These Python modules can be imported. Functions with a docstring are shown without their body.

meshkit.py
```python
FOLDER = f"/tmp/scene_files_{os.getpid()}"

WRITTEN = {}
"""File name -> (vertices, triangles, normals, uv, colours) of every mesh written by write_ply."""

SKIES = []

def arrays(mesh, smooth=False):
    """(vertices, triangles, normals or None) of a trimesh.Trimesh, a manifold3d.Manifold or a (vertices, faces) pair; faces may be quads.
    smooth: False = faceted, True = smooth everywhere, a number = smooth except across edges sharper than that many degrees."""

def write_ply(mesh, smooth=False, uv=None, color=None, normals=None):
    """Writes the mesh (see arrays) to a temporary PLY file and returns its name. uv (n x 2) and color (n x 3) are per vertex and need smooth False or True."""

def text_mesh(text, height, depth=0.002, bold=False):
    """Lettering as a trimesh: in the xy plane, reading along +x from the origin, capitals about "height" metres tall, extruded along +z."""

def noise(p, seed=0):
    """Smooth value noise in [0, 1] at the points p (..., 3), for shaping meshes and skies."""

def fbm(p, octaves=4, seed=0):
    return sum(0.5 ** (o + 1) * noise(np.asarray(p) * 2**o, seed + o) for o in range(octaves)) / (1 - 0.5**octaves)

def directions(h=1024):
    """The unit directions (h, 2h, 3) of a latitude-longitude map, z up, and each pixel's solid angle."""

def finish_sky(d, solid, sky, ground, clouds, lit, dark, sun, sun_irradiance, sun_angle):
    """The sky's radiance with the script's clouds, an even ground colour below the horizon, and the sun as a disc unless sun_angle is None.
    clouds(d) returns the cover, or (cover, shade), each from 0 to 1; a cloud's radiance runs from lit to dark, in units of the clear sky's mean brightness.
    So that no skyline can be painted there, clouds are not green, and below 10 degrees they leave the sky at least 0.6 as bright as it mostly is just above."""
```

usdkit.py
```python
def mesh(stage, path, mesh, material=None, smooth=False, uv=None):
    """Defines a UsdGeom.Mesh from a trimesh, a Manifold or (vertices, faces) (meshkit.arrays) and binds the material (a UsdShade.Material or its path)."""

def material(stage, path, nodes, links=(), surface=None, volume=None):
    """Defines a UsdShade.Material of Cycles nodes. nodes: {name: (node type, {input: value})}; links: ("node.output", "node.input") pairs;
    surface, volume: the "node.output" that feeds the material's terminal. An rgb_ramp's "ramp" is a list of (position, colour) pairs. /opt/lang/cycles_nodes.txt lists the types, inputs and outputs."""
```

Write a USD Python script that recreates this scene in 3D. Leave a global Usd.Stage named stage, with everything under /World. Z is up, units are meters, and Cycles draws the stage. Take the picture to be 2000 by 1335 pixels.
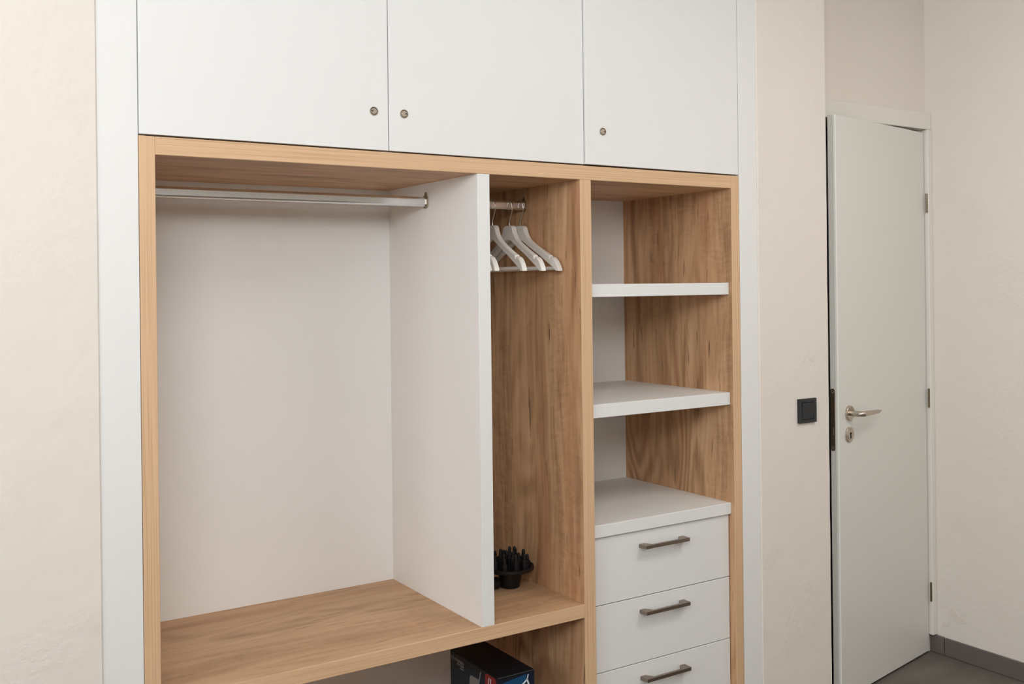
import math, random
import numpy as np, trimesh, usdkit, meshkit
from shapely.geometry import Polygon, LineString, Point
from pxr import Usd, UsdGeom, UsdLux, UsdShade, Gf, Sdf

random.seed(3)
stage = Usd.Stage.CreateInMemory()
UsdGeom.SetStageUpAxis(stage, UsdGeom.Tokens.z)
UsdGeom.SetStageMetersPerUnit(stage, 1.0)
world = UsdGeom.Xform.Define(stage, '/World')
stage.SetDefaultPrim(world.GetPrim())

# ---------------------------------------------------------------- camera
W = 2000.0
FPX, CY = 1957.14, 557.36
cam = UsdGeom.Camera.Define(stage, '/World/camera')
cam.CreateHorizontalApertureAttr(36.0)
cam.CreateVerticalApertureAttr(36.0 * 1335 / 2000)
cam.CreateFocalLengthAttr(FPX / W * 36.0)
cam.CreateVerticalApertureOffsetAttr(-(667.5 - CY) / W * 36.0)
cam.CreateClippingRangeAttr(Gf.Vec2f(0.05, 100))
yaw, roll = math.radians(32.6027), math.radians(-0.66581)
fwd = np.array([math.sin(yaw), math.cos(yaw), 0.0])
r0, u0 = np.array([math.cos(yaw), -math.sin(yaw), 0.0]), np.array([0, 0, 1.0])
right = math.cos(roll) * r0 + math.sin(roll) * u0
up = -math.sin(roll) * r0 + math.cos(roll) * u0
eye = np.array([-0.48983, -2.25677, 1.4228])
M4 = np.eye(4); M4[0, :3], M4[1, :3], M4[2, :3], M4[3, :3] = right, up, -fwd, eye
cam.AddTransformOp().Set(Gf.Matrix4d(*M4.ravel().tolist()))
cam.CreateExposureAttr(-0.01)

# ---------------------------------------------------------------- lights
def rect_light(name, pos, aim, w, h, power, col):
    l = UsdLux.RectLight.Define(stage, '/World/' + name)
    l.CreateWidthAttr(w); l.CreateHeightAttr(h); l.CreateIntensityAttr(power); l.CreateColorAttr(Gf.Vec3f(*col))
    p, a = np.array(pos, float), np.array(aim, float)
    z = p - a; z /= np.linalg.norm(z)
    ref = np.array([0, 0, 1.0]) if abs(z[2]) < .95 else np.array([0, 1.0, 0])
    x = np.cross(ref, z); x /= np.linalg.norm(x); y = np.cross(z, x)
    m = np.eye(4); m[0, :3], m[1, :3], m[2, :3], m[3, :3] = x, y, z, p
    l.AddTransformOp().Set(Gf.Matrix4d(*m.ravel().tolist()))
    return l
# unseen sources placed to light the room: left window, ceiling lamp, softbox, bare head
LC = (.98, 1.0, 1.022)
rect_light('unseen_window_light', (-3.17, -1.8, 1.92), (0, -1.8, 1.92), 1.6, 1.1, 6.5, LC)  # window out of view, placed to light the room from the left
rect_light('unseen_ceiling_lamp_light', (1.9, -1.6, 2.665), (1.9, -1.6, 0), .9, .9, 7.7, (1.0, .985, .955))  # ceiling lamp out of view, lights the right wall and door
rect_light('unseen_softbox_light', (-.7, -2.6, 2.22), (.12, 0, 3.3), 1.2, .8, 12.7, LC)  # softbox out of view, aimed up to brighten the upper wall and cupboards
rect_light('unseen_strobe_light', (-.6, -2.4, 2.05), (.6, 0, 1.9), .3, .3, 7.0, LC)  # small head out of view, placed for crisper shadow edges in the wardrobe
dome = UsdLux.DomeLight.Define(stage, '/World/sky')
dome.CreateIntensityAttr(0.8); dome.CreateColorAttr(Gf.Vec3f(0.85, 0.93, 1.0))

# ---------------------------------------------------------------- materials
LK = '/World/Looks/'
MATS = {}
def plain(name, col, rough=.5, metal=0.0, spec=.5, **kw):
    MATS[name] = usdkit.material(stage, LK + name, {"p": ("principled_bsdf", {"base_color": col, "roughness": rough, "metallic": metal, "specular_ior_level": spec, **kw})}, [], surface="p.BSDF")
def paint(name, col, rough, bump=.15, bscale=60.0, dist=.004, var=.03, spec=.3):
    c2 = [max(0, c * (1 - var)) for c in col]
    MATS[name] = usdkit.material(stage, LK + name, {
        "g": ("geometry", {}),
        "n1": ("noise_texture", {"scale": 1.7, "detail": 4.0}),
        "mx": ("mix", {"color1": col, "color2": c2}),
        "n2": ("noise_texture", {"scale": bscale, "detail": 5.0, "roughness": .6}),
        "n3": ("noise_texture", {"scale": bscale * .16, "detail": 3.0, "roughness": .55}),
        "n4": ("noise_texture", {"scale": 3.1, "detail": 2.0}), "pm": ("map_range", {"from_min": .5, "from_max": .64, "to_min": .15, "to_max": 1.7, "clamp": True}), "pmul": ("math", {"math_type": "multiply"}),
        "ad": ("math", {"math_type": "multiply_add", "value2": 2.2}),
        "b": ("bump", {"strength": bump, "distance": dist}),
        "p": ("principled_bsdf", {"roughness": rough, "specular_ior_level": spec})},
        [("g.position", "n1.vector"), ("g.position", "n2.vector"), ("g.position", "n3.vector"), ("n1.fac", "mx.fac"), ("mx.color", "p.base_color"),
         ("g.position", "n4.vector"), ("n4.fac", "pm.value"), ("n2.fac", "pmul.value1"), ("pm.result", "pmul.value2"), ("n3.fac", "ad.value1"), ("pmul.value", "ad.value3"), ("ad.value", "b.height"), ("b.normal", "p.normal")], surface="p.BSDF")
def oak(name, along, seed, dark, mid, light, rough=.5, contrast=1.0):
    """rustic oak decor running along one axis: broad bands, streaks, cathedral contour lines where the figure opens, ripples across the grain, short dark cracks"""
    def sc(a, c):
        return tuple(a if k == along else c for k in range(3))
    loc = (seed * 1.37, seed * 2.11, seed * .73)
    red = tuple(m * f for m, f in zip(mid, (.86, .66, .60)))
    def mp(a, c, l=loc): return ("mapping", {"scale": sc(a, c), "location": l})
    def nz(d=3.0, r=.5, w=0.0): return ("noise_texture", {"scale": 1.0, "detail": d, "roughness": r, "distortion": w})
    def mr(a, b, c, d): return ("map_range", {"from_min": a, "from_max": b, "to_min": c, "to_max": d, "clamp": True})
    N = {"g": ("geometry", {}), "mw": mp(1.6, 6.0), "warp": nz(2.0), "wm": ("mix", {"mix_type": "linear_light", "fac": .035}),
         "m1": mp(2.4, 95.0), "fine": nz(5.0, .62),
         "m1b": mp(3.5, 30.0, (loc[2], loc[0], loc[1])), "strk": nz(3.0, .55, .2),
         "m2": mp(.55, 6.5), "broad": nz(2.0, .5, .5),
         "m3": mp(.75, 3.0), "cath": nz(2.0, .42),
         "cm": ("math", {"math_type": "multiply", "value2": 120.0}), "cs": ("math", {"math_type": "sine"}), "cr": ("math", {"math_type": "multiply_add", "value2": .5, "value3": .5}),
         "m6": mp(.6, 4.2, (loc[1], loc[0], loc[2])), "cmn": nz(1.0), "cmask": mr(.47, .60, 0.0, .15 * contrast), "cw": ("math", {"math_type": "multiply"}),
         "m7": mp(70.0, 22.0), "rip": nz(2.0, .5, .6), "rmask": mr(.53, .43, 0.0, .16 * contrast), "rw": ("math", {"math_type": "multiply"}),
         "m4": mp(7.0, 75.0, (loc[1], loc[2], loc[0])), "crack": nz(2.0, .5), "ck": mr(.66, .74, 0.0, .75 * contrast),
         "m5": mp(.5, 8.0, (loc[2], loc[1], loc[0])), "redn": nz(3.0, .55, .4), "rk": mr(.52, .70, 0.0, .5 * contrast),
         "a1": ("math", {"math_type": "multiply_add", "value2": .26}), "a0": ("math", {"math_type": "multiply_add", "value2": .24, "value3": .03}),
         "a2": ("math", {"math_type": "multiply_add", "value2": .38}), "a3": ("math", {"math_type": "subtract"}), "a4": ("math", {"math_type": "subtract"}),
         "rp": ("rgb_ramp", {"ramp": [(.26, dark), (.44, mid), (.62, light)]}),
         "rd": ("mix", {"color2": red}), "dk": ("mix", {"color2": tuple(c * .45 for c in dark)}),
         "b": ("bump", {"strength": .12, "distance": .0015}), "p": ("principled_bsdf", {"roughness": rough, "specular_ior_level": .35})}
    L = [("g.position", "mw.vector"), ("mw.vector", "warp.vector"), ("g.position", "wm.color1"), ("warp.color", "wm.color2")]
    L += [("wm.color", f"{m}.vector") for m in ("m1", "m1b", "m2", "m3", "m4", "m5", "m6", "m7")]
    L += [("m1.vector", "fine.vector"), ("m1b.vector", "strk.vector"), ("m2.vector", "broad.vector"), ("m3.vector", "cath.vector"), ("m4.vector", "crack.vector"), ("m5.vector", "redn.vector"), ("m6.vector", "cmn.vector"), ("m7.vector", "rip.vector"),
          ("cath.fac", "cm.value1"), ("cm.value", "cs.value1"), ("cs.value", "cr.value1"), ("cmn.fac", "cmask.value"), ("cr.value", "cw.value1"), ("cmask.result", "cw.value2"),
          ("cmn.fac", "rmask.value"), ("rip.fac", "rw.value1"), ("rmask.result", "rw.value2"),
          ("broad.fac", "a0.value1"), ("fine.fac", "a1.value1"), ("a0.value", "a1.value3"), ("strk.fac", "a2.value1"), ("a1.value", "a2.value3"),
          ("a2.value", "a3.value1"), ("cw.value", "a3.value2"), ("a3.value", "a4.value1"), ("rw.value", "a4.value2"),
          ("a4.value", "rp.fac"), ("rp.color", "rd.color1"), ("redn.fac", "rk.value"), ("rk.result", "rd.fac"),
          ("rd.color", "dk.color1"), ("crack.fac", "ck.value"), ("ck.result", "dk.fac"), ("dk.color", "p.base_color"), ("fine.fac", "b.height"), ("b.normal", "p.normal")]
    MATS[name] = usdkit.material(stage, LK + name, N, L, surface="p.BSDF")
def edge_oak(name, along, col):
    def sc(a, c):
        return tuple(a if k == along else c for k in range(3))
    d = tuple(c * f for c, f in zip(col, (.74, .67, .59))); l = tuple(min(1, c * f) for c, f in zip(col, (1.10, 1.10, 1.12)))
    MATS[name] = usdkit.material(stage, LK + name, {
        "g": ("geometry", {}), "m": ("mapping", {"scale": sc(1.6, 330.0)}), "n": ("noise_texture", {"scale": 1.0, "detail": 4.0, "roughness": .6}),
        "m2": ("mapping", {"scale": sc(3.0, 700.0)}), "n2": ("noise_texture", {"scale": 1.0, "detail": 2.0}),
        "ad": ("math", {"math_type": "multiply_add", "value2": .45}), "h": ("math", {"math_type": "multiply", "value2": .55}),
        "r": ("rgb_ramp", {"ramp": [(.33, d), (.5, col), (.68, l)]}), "p": ("principled_bsdf", {"roughness": .5, "specular_ior_level": .35})},
        [("g.position", "m.vector"), ("m.vector", "n.vector"), ("g.position", "m2.vector"), ("m2.vector", "n2.vector"), ("n.fac", "h.value1"),
         ("n2.fac", "ad.value1"), ("h.value", "ad.value3"), ("ad.value", "r.fac"), ("r.color", "p.base_color")], surface="p.BSDF")

paint('wall_paint', (.82, .76, .695), .75, bump=.32, bscale=62, dist=.005)
plain('wall_patch', (.78, .715, .645), .8)
plain('ceiling_paint', (.86, .84, .81), .8)
plain('white_laminate', (.82, .82, .805), .42, spec=.4)
plain('white_interior', (.91, .895, .87), .5, spec=.3)
plain('white_shelf', (.84, .82, .79), .45, spec=.4)
plain('trim_white', (.82, .82, .80), .45, spec=.4)
plain('door_white', (.755, .75, .705), .42, spec=.4)
DK, MD, LT = (.33, .175, .085), (.62, .375, .205), (.80, .53, .315)
oak('oak_upright', 2, 1.0, DK, MD, LT)
oak('oak_upright_b', 2, 4.3, DK, MD, LT)
oak('oak_level', 0, 2.2, (.38, .225, .125), (.57, .355, .20), (.69, .455, .28), contrast=.6)
oak('oak_level_b', 0, 5.1, DK, MD, LT, contrast=.5)
edge_oak('oak_edge_upright', 2, (.70, .465, .28))
edge_oak('oak_edge_level', 0, (.70, .465, .28))
plain('chrome', (.80, .82, .83), .24, 1.0)
plain('socket_metal', (.42, .36, .28), .35, 1.0)
plain('nickel', (.55, .49, .42), .32, 1.0)
plain('lock_metal', (.46, .395, .32), .38, 1.0)
plain('casing_white', (.80, .77, .715), .45, spec=.35)
plain('bronze_nickel', (.30, .245, .20), .38, 1.0)
plain('lock_plate_metal', (.20, .155, .10), .4, 1.0)
plain('wire_steel', (.70, .68, .64), .25, 1.0)
plain('black_hole', (.006, .005, .004), .8, spec=.1)
plain('hanger_white', (.86, .835, .79), .4)
plain('black_plastic', (.006, .006, .007), .42, spec=.35)
plain('switch_black', (.022, .024, .027), .45, spec=.4)
plain('carton_dark', (.003, .004, .007), .45, spec=.4)
plain('carton_navy', (.003, .007, .024), .45, spec=.4)
plain('carton_blue', (.005, .060, .15), .35, spec=.4)
plain('carton_teal', (.003, .014, .026), .45, spec=.4)
plain('print_red', (.22, .008, .010), .4)
plain('print_grey', (.20, .185, .185), .5)
plain('print_white', (.70, .74, .80), .5)
plain('baseboard_tile', (.15, .122, .112), .45)
plain('grout', (.09, .075, .065), .8)
plain('hall_shade', (.10, .095, .09), .8)  # dark colour stands in for the shade of the unlit hallway
plain('window_frame_white', (.8, .8, .8), .4)
plain('lamp_shade', (.9, .88, .84), .5)
MATS['floor_tile'] = usdkit.material(stage, LK + 'floor_tile', {
    "g": ("geometry", {}), "m": ("mapping", {"scale": (2.0, 9.0, 1.0)}), "n": ("noise_texture", {"scale": 1.0, "detail": 6.0, "roughness": .6, "distortion": .5}),
    "r": ("rgb_ramp", {"ramp": [(.3, (.105, .090, .076)), (.7, (.165, .146, .125))]}), "p": ("principled_bsdf", {"roughness": .5, "specular_ior_level": .3})},
    [("g.position", "m.vector"), ("m.vector", "n.vector"), ("n.fac", "r.fac"), ("r.color", "p.base_color")], surface="p.BSDF")
MATS['pane_glass'] = usdkit.material(stage, LK + 'pane_glass', {
    "t": ("transparent_bsdf", {"color": (.97, .98, .98)}), "gl": ("glossy_bsdf", {"color": (1, 1, 1), "roughness": .02}), "f": ("fresnel", {"IOR": 1.5}), "mx": ("mix_closure", {})},
    [("f.fac", "mx.fac"), ("t.BSDF", "mx.closure1"), ("gl.BSDF", "mx.closure2")], surface="mx.closure")

# ---------------------------------------------------------------- helpers
USED = set()
def path_for(name, parent):
    base = parent.GetPath().pathString if parent else '/World'
    p, k = f'{base}/{name}', 0
    while p in USED:
        k += 1; p = f'{base}/{name}_{k:03d}'
    USED.add(p); return p
def keys(prim, label=None, cat=None, group=None, kind=None):
    for k, v in (('label', label), ('category', cat), ('group', group), ('kind', kind)):
        if v: prim.SetCustomDataByKey(k, v)
def obj(name, m, mat, parent=None, smooth=30, label=None, cat=None, group=None, kind=None):
    if isinstance(m, (list, tuple)) and isinstance(m[0], trimesh.Trimesh):
        m = trimesh.util.concatenate(list(m))
    pr = usdkit.mesh(stage, path_for(name, parent), m, MATS[mat], smooth=smooth).GetPrim()
    keys(pr, label, cat, group, kind); return pr
def thing(name, label, cat, loc=(0, 0, 0), rotz=0.0, group=None, kind=None):
    x = UsdGeom.Xform.Define(stage, path_for(name, None))
    x.AddTranslateOp().Set(Gf.Vec3d(*loc)); x.AddRotateZOp().Set(rotz)
    keys(x.GetPrim(), label, cat, group, kind); return x.GetPrim()
def dup(src, loc, rotz, label):
    d = src.GetCustomData()
    base = src.GetName()
    r = thing(base, label, d['category'], loc, rotz, d.get('group'))
    r.GetReferences().AddInternalReference(src.GetPath()); r.SetInstanceable(True); return r
def hull(pts):
    return trimesh.convex.convex_hull(np.array(pts, float))
def bx(x0, x1, y0, y1, z0, z1, c=.0008):
    lo, hi = np.array([x0, y0, z0]), np.array([x1, y1, z1])
    c = min(c, .3 * float((hi - lo).min()))
    if c <= 0:
        return trimesh.creation.box(bounds=[lo, hi])
    pts = []
    for sx in (0, 1):
        for sy in (0, 1):
            for sz in (0, 1):
                p = np.where([sx, sy, sz], hi, lo); d = np.where([sx, sy, sz], -c, c)
                for k in range(3):
                    q = p + d; q[k] = p[k]; pts.append(q)
    return hull(pts)
def cyl(p0, p1, r, n=32, r1=None):
    p0, p1 = np.array(p0, float), np.array(p1, float)
    a = p1 - p0; a /= np.linalg.norm(a)
    t = np.array([1.0, 0, 0]) if abs(a[0]) < .9 else np.array([0, 1.0, 0])
    u = np.cross(a, t); u /= np.linalg.norm(u); v = np.cross(a, u)
    th = np.linspace(0, 2 * np.pi, n, endpoint=False)
    ring = np.cos(th)[:, None] * u + np.sin(th)[:, None] * v
    return hull(np.vstack([p0 + r * ring, p1 + (r if r1 is None else r1) * ring]))
def disc(c, axis, r, h, n=40, ch=.001):
    """short cylinder from c along axis with a chamfered far rim"""
    c, a = np.array(c, float), np.array(axis, float); a /= np.linalg.norm(a)
    t = np.array([0, 0, 1.0]) if abs(a[2]) < .9 else np.array([1.0, 0, 0])
    u = np.cross(a, t); u /= np.linalg.norm(u); v = np.cross(a, u)
    th = np.linspace(0, 2 * np.pi, n, endpoint=False); ring = np.cos(th)[:, None] * u + np.sin(th)[:, None] * v
    return hull(np.vstack([c + r * ring, c + a * (h - ch) + r * ring, c + a * h + (r - ch) * ring]))
def tube(path, r, n=14):
    p = np.array(path, float); r = np.broadcast_to(np.array(r, float), (len(p),))
    t = np.gradient(p, axis=0); t /= np.linalg.norm(t, axis=1, keepdims=True)
    ref = np.array([1.0, 0, 0]) if abs(t[0][0]) < .9 else np.array([0, 0, 1.0])
    V = []; th = np.linspace(0, 2 * np.pi, n, endpoint=False)
    u = np.cross(t[0], ref); u /= np.linalg.norm(u)
    for i in range(len(p)):
        u = u - t[i] * (u @ t[i]); u /= np.linalg.norm(u); v = np.cross(t[i], u)
        V.append(p[i] + r[i] * (np.cos(th)[:, None] * u + np.sin(th)[:, None] * v))
    V = np.vstack(V + [p[:1], p[-1:]]); F = []
    for i in range(len(p) - 1):
        for j in range(n):
            a, b = i * n + j, i * n + (j + 1) % n
            F += [[a, b, b + n], [a, b + n, a + n]]
    e0, e1, o = len(V) - 2, len(V) - 1, (len(p) - 1) * n
    for j in range(n):
        F += [[e0, (j + 1) % n, j], [e1, o + j, o + (j + 1) % n]]
    m = trimesh.Trimesh(V, F, process=False); m.fix_normals(); return m
def extrude(poly, h):
    return trimesh.creation.extrude_polygon(poly, h, engine="earcut")
def place(m, ex, ey, ez, o):
    """local axes to world axes"""
    T = np.eye(4); T[:3, 0], T[:3, 1], T[:3, 2], T[:3, 3] = ex, ey, ez, o
    m = m.copy(); m.apply_transform(T)
    if np.linalg.det(T[:3, :3]) < 0: m.invert()
    return m
def lathe(prof, n=40, at=(0, 0, 0)):
    m = trimesh.creation.revolve(np.array(prof, float), sections=n); m.fix_normals(); m.apply_translation(at); return m
def struct(name, m, mat, label, cat, smooth=30):
    return obj(name, m, mat, None, smooth, label, cat, kind='structure')

# ---------------------------------------------------------------- dimensions (metres)
D = .532
ZT, ZU = 1.757, 1.717              # oak top board
ZS, ZV = .5288, .4915              # long oak shelf
XB, XG, XH, XC, XD, XE, XF = .0345, .8497, .8872, 1.1834, 1.2218, 1.767, 1.800
HC = 2.70                          # ceiling height
YW = .135                          # wall the door stands in
XW = 2.939                         # right wall
XL = -3.2                          # left wall
YF = -4.3                          # wall behind the camera

# ---------------------------------------------------------------- room shell
rng = np.random.default_rng(5)
zz = np.linspace(0, HC, 140)
wav = np.array([meshkit.noise(np.array([[z * 9.0, 3.3, .2]]), 2)[0] for z in zz]).ravel()
prof = [(1.8795, -.004)]
def wall_end():
    """wall stub right of the wardrobe; its plaster corner is a little uneven"""
    xs = 2.2045 + .0022 * wav
    V, F = [], []
    for z, x in zip(zz, xs):
        V += [(1.8782, -.001, z), (1.8815, -.0035, z), (x - .004, -.004, z), (x, 0.0, z), (x + .001, YW + .1, z), (1.8782, YW + .1, z)]
    n = 6
    for i in range(len(zz) - 1):
        for j in range(n):
            a, b = i * n + j, i * n + (j + 1) % n
            F += [[a, b, b + n], [a, b + n, a + n]]
    m = trimesh.Trimesh(V, F, process=False); return m
left_part = bx(XL, -.0842, -.0035, .12, 0, HC, .003)
top_part = bx(-.0865, 1.8795, 0.0, .12, 2.58, HC, 0)
wall_back = struct('wall_back', [left_part, wall_end(), top_part], 'wall_paint', 'beige plastered wall into which the wardrobe is built', 'wall', 30)
struct('wall_alcove', [bx(2.17, XW, YW, YW + .1, 2.0, HC, 0), bx(2.17, 2.236, YW, YW + .1, 0, 2.0, 0), bx(2.913, XW, YW, YW + .1, 0, 2.0, 0)], 'wall_paint', 'recessed beige wall above and around the white room door', 'wall')
wall_right = struct('wall_right', bx(XW, XW + .12, YF, 1.2, 0, HC, 0), 'wall_paint', 'beige side wall at the right of the door', 'wall')
WY0, WY1, WZ0, WZ1 = -2.62, -.98, .98, 2.42
struct('wall_left', [bx(XL - .2, XL, YF, WY0, 0, HC, 0), bx(XL - .2, XL, WY1, .12, 0, HC, 0), bx(XL - .2, XL, WY0, WY1, 0, WZ0, 0), bx(XL - .2, XL, WY0, WY1, WZ1, HC, 0)], 'wall_paint', 'beige side wall out of view with the unseen window, far left of the wardrobe', 'wall')
struct('wall_front', bx(XL, XW, YF - .12, YF, 0, HC, 0), 'wall_paint', 'beige wall behind the viewer', 'wall')
struct('ceiling', bx(XL, XW, YF, 1.2, HC, HC + .1, 0), 'ceiling_paint', 'white ceiling over the room', 'ceiling')
struct('floor', bx(XL, XW, YF, 1.2, -.1, 0, 0), 'floor_tile', 'grey wood-look tiled floor', 'floor')
struct('unseen_hallway_wall', [bx(2.0, XW, 1.1, 1.2, 0, HC, 0), bx(1.95, 2.05, YW + .1, 1.2, 0, HC, 0)], 'hall_shade', 'unseen dark hallway wall behind the room door, placed to keep the door gap dark', 'wall')  # unseen enclosure, shuts out sky light so the door gap stays dark
w = thing('window_1', 'unseen white framed window in the left wall, placed to light the room from the left', 'window', kind='structure')  # unseen window, set around the light on the left wall
wx0, wx1, ym = XL - .13, XL - .07, (WY0 + WY1) / 2
fr = [bx(wx0, wx1, WY0, WY1, WZ0, WZ0 + .06), bx(wx0, wx1, WY0, WY1, WZ1 - .06, WZ1)]
for y in (WY0, ym - .03, WY1 - .06):
    fr.append(bx(wx0, wx1, y, y + .06, WZ0 + .06, WZ1 - .06))
obj('window_frame', fr, 'window_frame_white', w)
for y0, y1 in ((WY0 + .06, ym - .03), (ym + .03, WY1 - .06)):
    obj('pane', bx(XL - .104, XL - .1, y0, y1, WZ0 + .06, WZ1 - .06, 0), 'pane_glass', w)

# skirting tiles along the right wall
bb = thing('baseboard_right', 'row of grey brown skirting tiles along the right wall', 'baseboard', kind='structure')
obj('tile', bx(XW - .011, XW, .0745, .131, 0.001, .0675, .0012), 'baseboard_tile', bb)
y = .0715
while y > YF:
    y0 = max(y - .60, YF); obj('tile', bx(XW - .010, XW, y0, y, 0.001, .0665, .0012), 'baseboard_tile', bb); y = y0 - .003

# white filler boards beside the wardrobe
struct('trim_1', bx(-.0844, -.0012, 0, .018, 0, 2.58, .0008), 'trim_white', 'white filler board between the left wall and the wardrobe', 'trim board')
struct('trim_2', bx(XF + .0012, 1.8784, 0, .018, 0, 2.58, .0008), 'trim_white', 'white filler board between the wardrobe and the wall with the switch', 'trim board')

# small flaked plaster patches on the walls
def flake(cx, cz, r, seed):
    g = np.random.default_rng(seed)
    a = np.linspace(0, 2 * np.pi, 11, endpoint=False)
    return Polygon([(cx + r * (0.6 + .55 * g.random()) * math.cos(t), cz + .7 * r * (.6 + .55 * g.random()) * math.sin(t)) for t in a])
for k, (cy_, cz_, r_) in enumerate([(.045, .165, .026), (.012, .15, .022), (.075, .115, .016), (.055, .125, .012), (-.01, .175, .010)]):
    m = extrude(flake(cy_, cz_, r_, 20 + k), .0012 - .0001 * k)
    obj('flake', place(m, [0, 1, 0], [0, 0, 1], [-1, 0, 0], [XW, 0, 0]), 'wall_patch', wall_right)
for k, (cx_, cz_, r_) in enumerate([(2.126, 1.169, .011), (2.112, 1.171, .007), (2.133, 1.1655, .006)]):
    m = extrude(flake(cx_, cz_, r_, 40 + k), .0010 - .0002 * k)
    obj('flake', place(m, [1, 0, 0], [0, 0, 1], [0, -1, 0], [0, -.004, 0]), 'wall_patch', wall_back)

# ---------------------------------------------------------------- door
ca, sa = math.cos(math.atan2(.083, .45)), math.sin(math.atan2(.083, .45))
dr = thing('door_1', 'white flush room door standing slightly ajar with lever handle', 'door', kind='structure')
HX, HY = XW, .128
along = np.array([-ca, -sa, 0.0]); out = np.array([sa, -ca, 0.0]); zup = np.array([0, 0, 1.0])
def leaf(s, o, z):
    return np.array([HX, HY, 0]) + along * s + out * o + zup * z
def leaf_m(m):
    """mesh in (s from hinge, outward, z) to the world"""
    return place(m, along, out, zup, np.array([HX, HY, 0]))
S0, S1 = .030, .6925
lf = obj('leaf', leaf_m(bx(S0, S1 - .002, -.031, -.0135, .008, 1.989, .001)), 'door_white', dr)
obj('leaf_face', leaf_m(bx(S0, S1, -.0138, 0, .007, 1.990, .003)), 'door_white', lf)
# frame: casing with head, lining
obj('casing', [bx(2.2025, XW - .0005, .110, YW, 2.001, 2.066, .002)], 'casing_white', dr)
obj('casing', [bx(2.913, XW - .0005, .107, YW, .069, 2.0, .002)], 'casing_white', dr)
obj('casing', [bx(2.2045, 2.236, .112, YW, 0.0, 2.0, .002)], 'casing_white', dr)
# lock plate on the edge
mid_y = -.0222
lp = LineString([(mid_y, .857), (mid_y, 1.053)]).buffer(.0078, quad_segs=10)
def edge_m(poly, h, off=0.0):
    m = extrude(poly, h)          # local x = outward, local y = z, local z = along
    return place(m, out, zup, along, np.array([HX, HY, 0]) + along * (S1 - .002 + off))
pl = obj('lock_plate', edge_m(lp, .0012), 'lock_plate_metal', lf, label='dark bronze lock plate on the door edge')
for z in (1.050, .860):
    obj('screw', edge_m(Point(mid_y, z).buffer(.0052), .0018), 'nickel', lf)
    obj('screw_slot', edge_m(Point(mid_y, z).buffer(.0017), .0022), 'black_hole', lf)
obj('latch', edge_m(Polygon([(mid_y - .0062, .958), (mid_y + .0062, .958), (mid_y + .0062, .988), (mid_y - .0062, .988)]), .0025), 'lock_plate_metal', lf)
obj('bolt_slot', edge_m(Polygon([(mid_y + .001, .903), (mid_y + .0045, .903), (mid_y + .0045, .928), (mid_y + .001, .928)]), .0016), 'print_grey', lf)
# rosettes, lever, keyhole
ros = leaf(.623, 0, .9735)
obj('rosette', [disc(ros, out, .026, .008, 48, .0015)], 'nickel', lf)
def lever_pts():
    P = [leaf(.623, o, .9735) for o in (.006, .020, .036, .044)]
    P += [leaf(.623 - .004, .0495, .9735), leaf(.623 - .011, .0525, .9735)]
    return P
lev = [tube(lever_pts(), [.0095, .0095, .0095, .0095, .0093, .0088], 20)]
bar = Polygon([(.622, .965), (.622, .982), (.600, .9825), (.512, .979), (.494, .9765), (.510, .9675), (.600, .9645)])
bm = extrude(bar, .0075)
lev.append(place(bm, along, zup, out, np.array([HX, HY, 0]) + out * .0475))
obj('lever_handle', lev, 'nickel', lf)
kr = leaf(.6245, 0, .900)
obj('rosette', [disc(kr, out, .026, .006, 48, .0015), disc(kr + out * .0055, out, .0185, .0018, 40, .0008)], 'nickel', lf)
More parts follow.
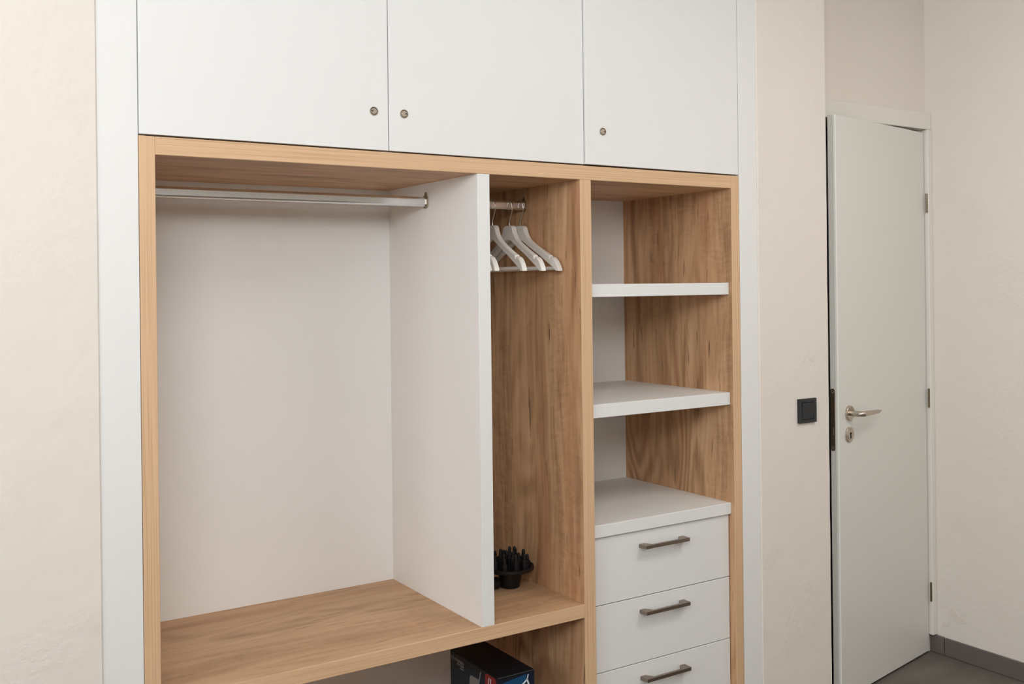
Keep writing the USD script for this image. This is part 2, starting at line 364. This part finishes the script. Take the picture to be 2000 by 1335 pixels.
kh = Polygon([(-.0028, -.013), (.0028, -.013), (.0024, .002), (-.0024, .002)]).union(Point(0, .004).buffer(.0042))
obj('keyhole', place(extrude(kh, .0006), along, zup, out, kr + out * .0072), 'black_hole', lf)
for z in (1.719, .975, .235):
    k = [cyl((2.9105, .113, z - .036 + i * .0245), (2.9105, .113, z - .036 + i * .0245 + .0232), .0036, 16) for i in range(3)]
    obj('hinge', k, 'lock_plate_metal', dr)

# ---------------------------------------------------------------- light switch
sw = thing('light_switch', 'black square rocker light switch on the beige wall beside the door', 'light switch', (2.0905, -.004, .963))
fo = Polygon([(-.0415, 0), (.0415, 0), (.0415, .0785), (-.0415, .0785)])
fi = Polygon([(-.029, .0105), (.029, .0105), (.029, .068), (-.029, .068)])
fm = extrude(fo.difference(fi), .0085); back = extrude(fo.buffer(-.002), .004)
obj('switch_frame', [place(fm, [1, 0, 0], [0, 0, 1], [0, -1, 0], [0, 0, 0]), place(back, [1, 0, 0], [0, 0, 1], [0, -1, 0], [0, 0, 0])], 'switch_black', sw)
rk = hull([(-.0278, -.004, .0118), (.0278, -.004, .0118), (.0278, -.004, .0668), (-.0278, -.004, .0668),
           (-.0268, -.0085, .0128), (.0268, -.0085, .0128), (.0268, -.0115, .0655), (-.0268, -.0115, .0655), (-.0268, -.0098, .038), (.0268, -.0098, .038)])
obj('rocker', rk, 'switch_black', sw)

# ---------------------------------------------------------------- wardrobe
wd = thing('wardrobe', 'open oak-look built-in wardrobe with rails, white shelves and drawers', 'wardrobe')
EB = .0036
def board(name, x0, x1, z0, z1, mat, emat, y0=0.0, y1=D, lab=None):
    b = obj(name, bx(x0, x1, y0 + EB, y1, z0, z1, 0), mat, wd, label=lab)
    obj('edge_band', bx(x0, x1, y0, y0 + EB + .0003, z0, z1, .0011), emat, b)
    return b
board('side_panel', 0.0, XB, 0, ZT, 'oak_upright', 'oak_edge_upright')
board('side_panel', XE, XF, 0, ZT, 'oak_upright_b', 'oak_edge_upright')
board('top_panel', XB, XE, ZU, ZT, 'oak_level_b', 'oak_edge_level')
board('partition', XC, XD, 0.08, ZU, 'oak_upright', 'oak_edge_upright')
board('shelf', XB, XC, ZV, ZS, 'oak_level', 'oak_edge_level')
board('bottom_panel', XB, XE, .06, .08, 'oak_level_b', 'oak_edge_level')
board('divider', XG, XH, ZS, ZU, 'white_interior', 'white_laminate', lab='white upright divider between the two hanging spaces')
obj('back_panel', bx(XB, XE, D, D + .008, .08, ZU, 0), 'white_interior', wd, label='white back panel')
obj('plinth', bx(XB, XE, .04, .06, 0, .06, 0), 'oak_level_b', wd)
RY = .0147
for z0, z1 in ((1.387, 1.424), (1.043, 1.0818), (.7024, .7376)):
    board('shelf', XD, XE, z0, z1, 'white_shelf', 'white_laminate', RY, D, 'white laminate shelf')
DY = .024
def handle(x0, x1, z):
    pr = Polygon([(x0, DY), (x0 + .001, -.0075), (x1 - .001, -.0075), (x1, DY), (x1 - .018, DY), (x1 - .033, .0015), (x0 + .033, .0015), (x0 + .018, DY)])
    m = extrude(pr, .0098); m.apply_translation((0, 0, z - .0049)); return m
seams = [(.7012, .5070), (.5045, .3145), (.3120, .1200)]
for (z1, z0), hz in zip(seams, (.656, .4635, .268)):
    d = obj('drawer', bx(XD + .0015, 1.7635, DY, DY + .018, z0, z1, .0008), 'white_laminate', wd, label='white drawer front')
    obj('drawer_box', bx(XD + .012, 1.755, DY + .0185, .50, z0 + .02, z1 - .03, 0), 'white_interior', d)
    obj('handle', handle(1.4005, 1.5725, hz), 'bronze_nickel', d, label='dark nickel bar handle')
# rails
def rail(x0, x1):
    sec = LineString([(0, -.0062), (0, .0062)]).buffer(.0078, quad_segs=12)
    yc, zc = .2865, 1.6642
    r = obj('clothes_rail', place(extrude(sec, x1 - x0), [0, 1, 0], [0, 0, 1], [1, 0, 0], [x0, yc, zc]), 'chrome', wd, label='chrome clothes rail')
    ring = LineString([(0, -.006), (0, .006)]).buffer(.0125, quad_segs=12).difference(LineString([(0, -.0045), (0, .0045)]).buffer(.0082, quad_segs=12))
    lug = Point(0, .0225).buffer(.0058)
    for xa, s in ((x0, 1), (x1, -1)):
        m = [place(extrude(ring, .006), [0, 1, 0], [0, 0, 1], [1, 0, 0], [xa if s > 0 else xa - .006, yc, zc]),
             place(extrude(lug, .003), [0, 1, 0], [0, 0, 1], [1, 0, 0], [xa if s > 0 else xa - .003, yc, zc])]
        obj('rail_socket', m, 'socket_metal', r)
rail(XB, XG); rail(XH, XC)

# ---------------------------------------------------------------- overhead cabinet
oc = thing('overhead_cabinet', 'row of white cupboard doors with small round locks above the wardrobe', 'cabinet', (0, 0, 1.7574))
z0, z1 = 0.0, 2.575 - 1.7574
carc = [bx(0, .018, .02, D, z0, z1, 0), bx(XF - .018, XF, .02, D, z0, z1, 0), bx(.018, XF - .018, .02, D, z1 - .018, z1, 0), bx(.018, XF - .018, D, D + .008, z0, z1, 0),
        bx(.588, .606, .022, D, z0, z1 - .018, 0), bx(1.191, 1.209, .022, D, z0, z1 - .018, 0)]
obj('carcass', carc, 'white_interior', oc)
def cab_door(x0, x1, lx, key_dx, open_deg=0.0, hinge=None):
    g = .0032
    rot = np.eye(4)
    if open_deg:
        rot = trimesh.transformations.rotation_matrix(math.radians(open_deg), [0, 0, 1], [hinge, 0, 0])
    def t(m):
        m = m.copy(); m.apply_transform(rot); return m
    d = obj('cabinet_door', t(bx(x0, x1, 0, .018, z0 + g, z1 - .003, .0008)), 'white_laminate', oc)
    c = np.array([lx, 0, 1.8555 - 1.7574])
    ring = lathe([(.0088, 0), (.0110, 0), (.0110, .0024), (.0105, .0032), (.0093, .0032), (.0088, .002)], 32)
    obj('lock', t(place(ring, [1, 0, 0], [0, 0, 1], [0, -1, 0], c + [0, .0003, 0])), 'lock_metal', d, label='round nickel cupboard lock')
    obj('lock_core', t(disc(c + [0, .0003, 0], [0, -1, 0], .0079, .0030, 28, .0005)), 'lock_metal', d)
    obj('lock_gap', t(disc(c + [0, .0003, 0], [0, -1, 0], .0089, .0009, 28, .0002)), 'black_hole', d)
    obj('keyhole', t(place(extrude(LineString([(-.0014, 0), (.0014, 0)]).buffer(.0011), .0004), [1, 0, 0], [0, 0, 1], [0, -1, 0], c + [key_dx, -.0026, 0])), 'black_hole', d)
cab_door(.0012, .5948, .5559, -.0048)
cab_door(.5976, 1.1978, .6384, .0048)
cab_door(1.2006, XF - .0012, 1.2597, .0048, .75, XF)

# ---------------------------------------------------------------- hangers
def spline(pts, n=8):
    """Catmull-Rom through the points"""
    P = np.array(pts, float); P = np.vstack([2 * P[0] - P[1], P, 2 * P[-1] - P[-2]]); o = []
    for i in range(1, len(P) - 2):
        a, b, c, d = P[i - 1:i + 3]
        for t in np.linspace(0, 1, n, endpoint=False):
            o.append(.5 * ((2 * b) + (c - a) * t + (2 * a - 5 * b + 4 * c - d) * t * t + (3 * b - a - 3 * c + d) * t ** 3))
    return np.array(o + [P[-2]])
ZH = 1.463
hg = thing('clothes_hanger', 'white wooden clothes hanger nearest the oak partition, front tip furthest right', 'hanger', (1.1685, .2865, ZH), -1.0, 'white hangers on the short rail')
top = list(spline([(.021, .1385), (.0285, .134), (.034, .122), (.043, .1085), (.062, .092), (.11, .0685), (.155, .0495), (.1655, .046)], 6))
notch = [(.1675, .0355), (.1705, .0345), (.1735, .0415)]
tip = list(spline([(.174, .0415), (.186, .0375), (.198, .0275), (.2085, .0135), (.213, .003), (.2125, .0)], 5))
under = [(.199, .001), (.190, .0075), (.12, .045), (.06, .0735), (.034, .087), (.018, .0945), (0, .097)]
half = top + notch + tip + under
poly = Polygon([(0, .139), (.015, .139)] + [tuple(p) for p in half]).buffer(0)
both = poly.union(Polygon([(-x, y) for x, y in poly.exterior.coords])).buffer(.0003)
TH = .0150
core = extrude(both.buffer(-.0012), TH); core.apply_translation((0, 0, -TH / 2))
slab = extrude(both, TH - .003); slab.apply_translation((0, 0, -(TH - .003) / 2))
obj('hanger_body', [place(core, [0, 1, 0], [0, 0, 1], [1, 0, 0], [0, 0, 0]), place(slab, [0, 1, 0], [0, 0, 1], [1, 0, 0], [0, 0, 0])], 'hanger_white', hg)
obj('trouser_bar', tube([(0, -.199, .0085), (0, 0, .0085), (0, .199, .0085)], .0055, 16), 'hanger_white', hg)
cz, R_ = 1.6602 - ZH, .0205
hk = [(0, .132), (0, .150)] + [(-.0035, .160), (-.0125, .174), (-.0185, .185)]
hk += [(-R_ * math.cos(a), cz + R_ * math.sin(a)) for a in np.linspace(-.1, math.pi + .45, 22)]
hkp = spline(hk, 3)
obj('hook', tube([(0, a, b) for a, b in hkp], .0017, 10), 'wire_steel', hg)
for x, r, lab in ((1.1305, -6.0, 'white wooden clothes hanger second from the oak partition, both arms in view'),
                  (1.0705, -7.0, 'white wooden clothes hanger third from the oak partition, its neck beside the white divider'),
                  (.9795, -7.0, 'white wooden hanger mostly behind the white divider, right one of the two showing only tips'),
                  (.9535, -6.5, 'white wooden hanger mostly behind the white divider, leftmost and lowest tip')):
    dup(hg, (x, .2865, ZH), r, lab)

# ---------------------------------------------------------------- hair dryer parts
df = thing('hair_dryer_diffuser', 'black plastic finger diffuser standing on the oak shelf behind the divider', 'diffuser', (1.1015, .262, ZS + .0004))
obj('neck', lathe([(0, 0), (.027, 0), (.0295, .002), (.036, .040), (.0385, .0445), (.034, .0455), (0, .0455)], 44), 'black_plastic', df)
obj('bowl', lathe([(0, .0445), (.034, .0445), (.046, .0475), (.062, .0495), (.0695, .0515), (.0725, .056), (.0722, .0625), (.0695, .0635), (.0672, .0585), (.045, .0535), (0, .0535)], 56), 'black_plastic', df)
def prong(x, y, h, r):
    return lathe([(0, .053), (r * 1.15, .053), (r, h * .80), (r * .62, h * .83), (r * .52, h * .96), (r * .3, h), (0, h)], 14, (x, y, 0))
obj('prong', prong(0, 0, .119, .009), 'black_plastic', df)
for n, rad, h, rr, ph in ((6, .027, .106, .0088, .35), (10, .0525, .101, .0088, .1)):
    for k in range(n):
        a = ph + 2 * math.pi * k / n
        obj('prong', prong(rad * math.cos(a), rad * math.sin(a), h + .006 * math.sin(3 * a), rr), 'black_plastic', df)
hd = thing('hair_dryer', 'black hair dryer lying behind the divider, only its handle end showing', 'hair dryer', (.93, .262, ZS + .0004))
br = lathe([(0, 0), (.024, 0), (.031, .006), (.0345, .03), (.0345, .085), (.030, .125), (.027, .155), (.023, .158), (.021, .15), (0, .148)], 36)
obj('barrel', place(br, [1, 0, 0], [0, 0, -1], [0, 1, 0], [0, -.075, .0347]), 'black_plastic', hd)
obj('handle', tube(spline([(.012, 0, .031), (.04, 0, .024), (.075, 0, .0195), (.112, 0, .0185), (.126, 0, .0185), (.131, 0, .0185), (.1335, 0, .0185)], 5), list(np.interp(np.linspace(0, 6, 31), [0, 1, 2, 3, 4, 5, 6], [.017, .0175, .0175, .018, .0172, .0145, .006])), 20), 'black_plastic', hd)

# ---------------------------------------------------------------- appliance carton in the lower space
BX0, BX1, BY0, BY1, BZ = .9078, 1.0258, .022, .282, .375
ct = thing('appliance_carton', 'dark navy appliance carton under the oak shelf beside the partition', 'box', (BX0, BY0, .0805))
H_ = BZ - .0805
obj('carton', bx(0, BX1 - BX0, 0, BY1 - BY0, 0, H_, .0012), 'carton_dark', ct)
obj('top_flap', bx(.001, BX1 - BX0 - .001, .001, BY1 - BY0 - .001, H_ - .0002, H_ + .0008, .0002), 'carton_dark', ct)
def front_print(name, pts, mat, o=.0006, lab=None):
    m = extrude(Polygon(pts), o); obj(name, place(m, [1, 0, 0], [0, 0, 1], [0, -1, 0], [0, 0, 0]), mat, ct, label=lab)
def side_print(name, pts, mat, o=.0006, lab=None):
    m = extrude(Polygon(pts), o); obj(name, place(m, [0, -1, 0], [0, 0, 1], [-1, 0, 0], [0, BY1 - BY0, 0]), mat, ct, label=lab)
wb, db = BX1 - BX0, BY1 - BY0
front_print('front_print', [(.004, .004), (wb - .002, .004), (wb - .002, H_ - .004), (.004, H_ - .010)], 'carton_navy', .0004)
front_print('blue_panel', [(.006, .02), (wb * .80, .02), (wb * .76, H_ - .0065), (.05, H_ - .012), (.006, H_ - .017)], 'carton_blue', .0008, 'bright blue printed panel on the front')
front_print('product_picture', list(LineString([(wb * .60, H_ - .062), (wb * .66, H_ - .033), (wb * .79, H_ - .0215), (wb * .86, H_ - .045), (wb * .80, H_ - .075)]).buffer(.0024).exterior.coords), 'print_white', .0012, 'white outline of the appliance on the front')
front_print('product_picture', list(LineString([(wb * .79, H_ - .022), (wb * .82, H_ - .0095)]).buffer(.0015).exterior.coords), 'print_white', .0012)
front_print('product_picture', [(wb * .64, H_ - .06), (wb * .685, H_ - .0365), (wb * .78, H_ - .0265), (wb * .83, H_ - .046), (wb * .78, H_ - .07)], 'carton_dark', .0011)
side_print('side_print', [(.004, .004), (db - .004, .004), (db - .004, H_ - .02), (.004, H_ - .02)], 'carton_teal', .0004)
for k, (a, b, zt, h) in enumerate([(.008, .014, .012, .0125), (.018, .024, .0125, .0085), (.028, .040, .013, .0075), (.042, .055, .0135, .008), (.057, .070, .014, .0085), (.073, .079, .0145, .0075),
                                   (.040, .058, .024, .005), (.061, .078, .0245, .0055), (.058, .078, .0325, .005)]):
    side_print('lettering', [(a, H_ - zt - h), (b, H_ - zt - h), (b, H_ - zt), (a, H_ - zt)], 'print_grey', .0007)
side_print('product_picture', [(.108, H_ - .08), (.113, H_ - .040), (.122, H_ - .0345), (.163, H_ - .0345), (.168, H_ - .08)], 'print_grey', .0008, 'grey picture of the appliance on the side')
side_print('product_picture', list(LineString([(.163, H_ - .04), (.171, H_ - .012)]).buffer(.0022).exterior.coords), 'print_grey', .0009)
side_print('red_patch', [(.196, H_ - .06), (.196, H_ - .010), (.205, H_ - .004), (db - .014, H_ - .004), (db - .008, H_ - .012), (db - .008, H_ - .06)], 'print_red', .0008, 'red printed patch near the front corner')
for a in (.212, .222):
    side_print('lettering', [(a, H_ - .03), (a + .003, H_ - .03), (a + .006, H_ - .012), (a + .003, H_ - .012)], 'print_white', .0011)

# ---------------------------------------------------------------- unseen ceiling lamp outside the frame, placed to light the right side
cl = thing('unseen_ceiling_lamp', 'unseen square white ceiling lamp in front of the door, placed to light the right side', 'ceiling lamp', (1.9, -1.6, HC - .03))
obj('lamp_housing', bx(-.48, .48, -.48, .48, .004, .03, .003), 'lamp_shade', cl)
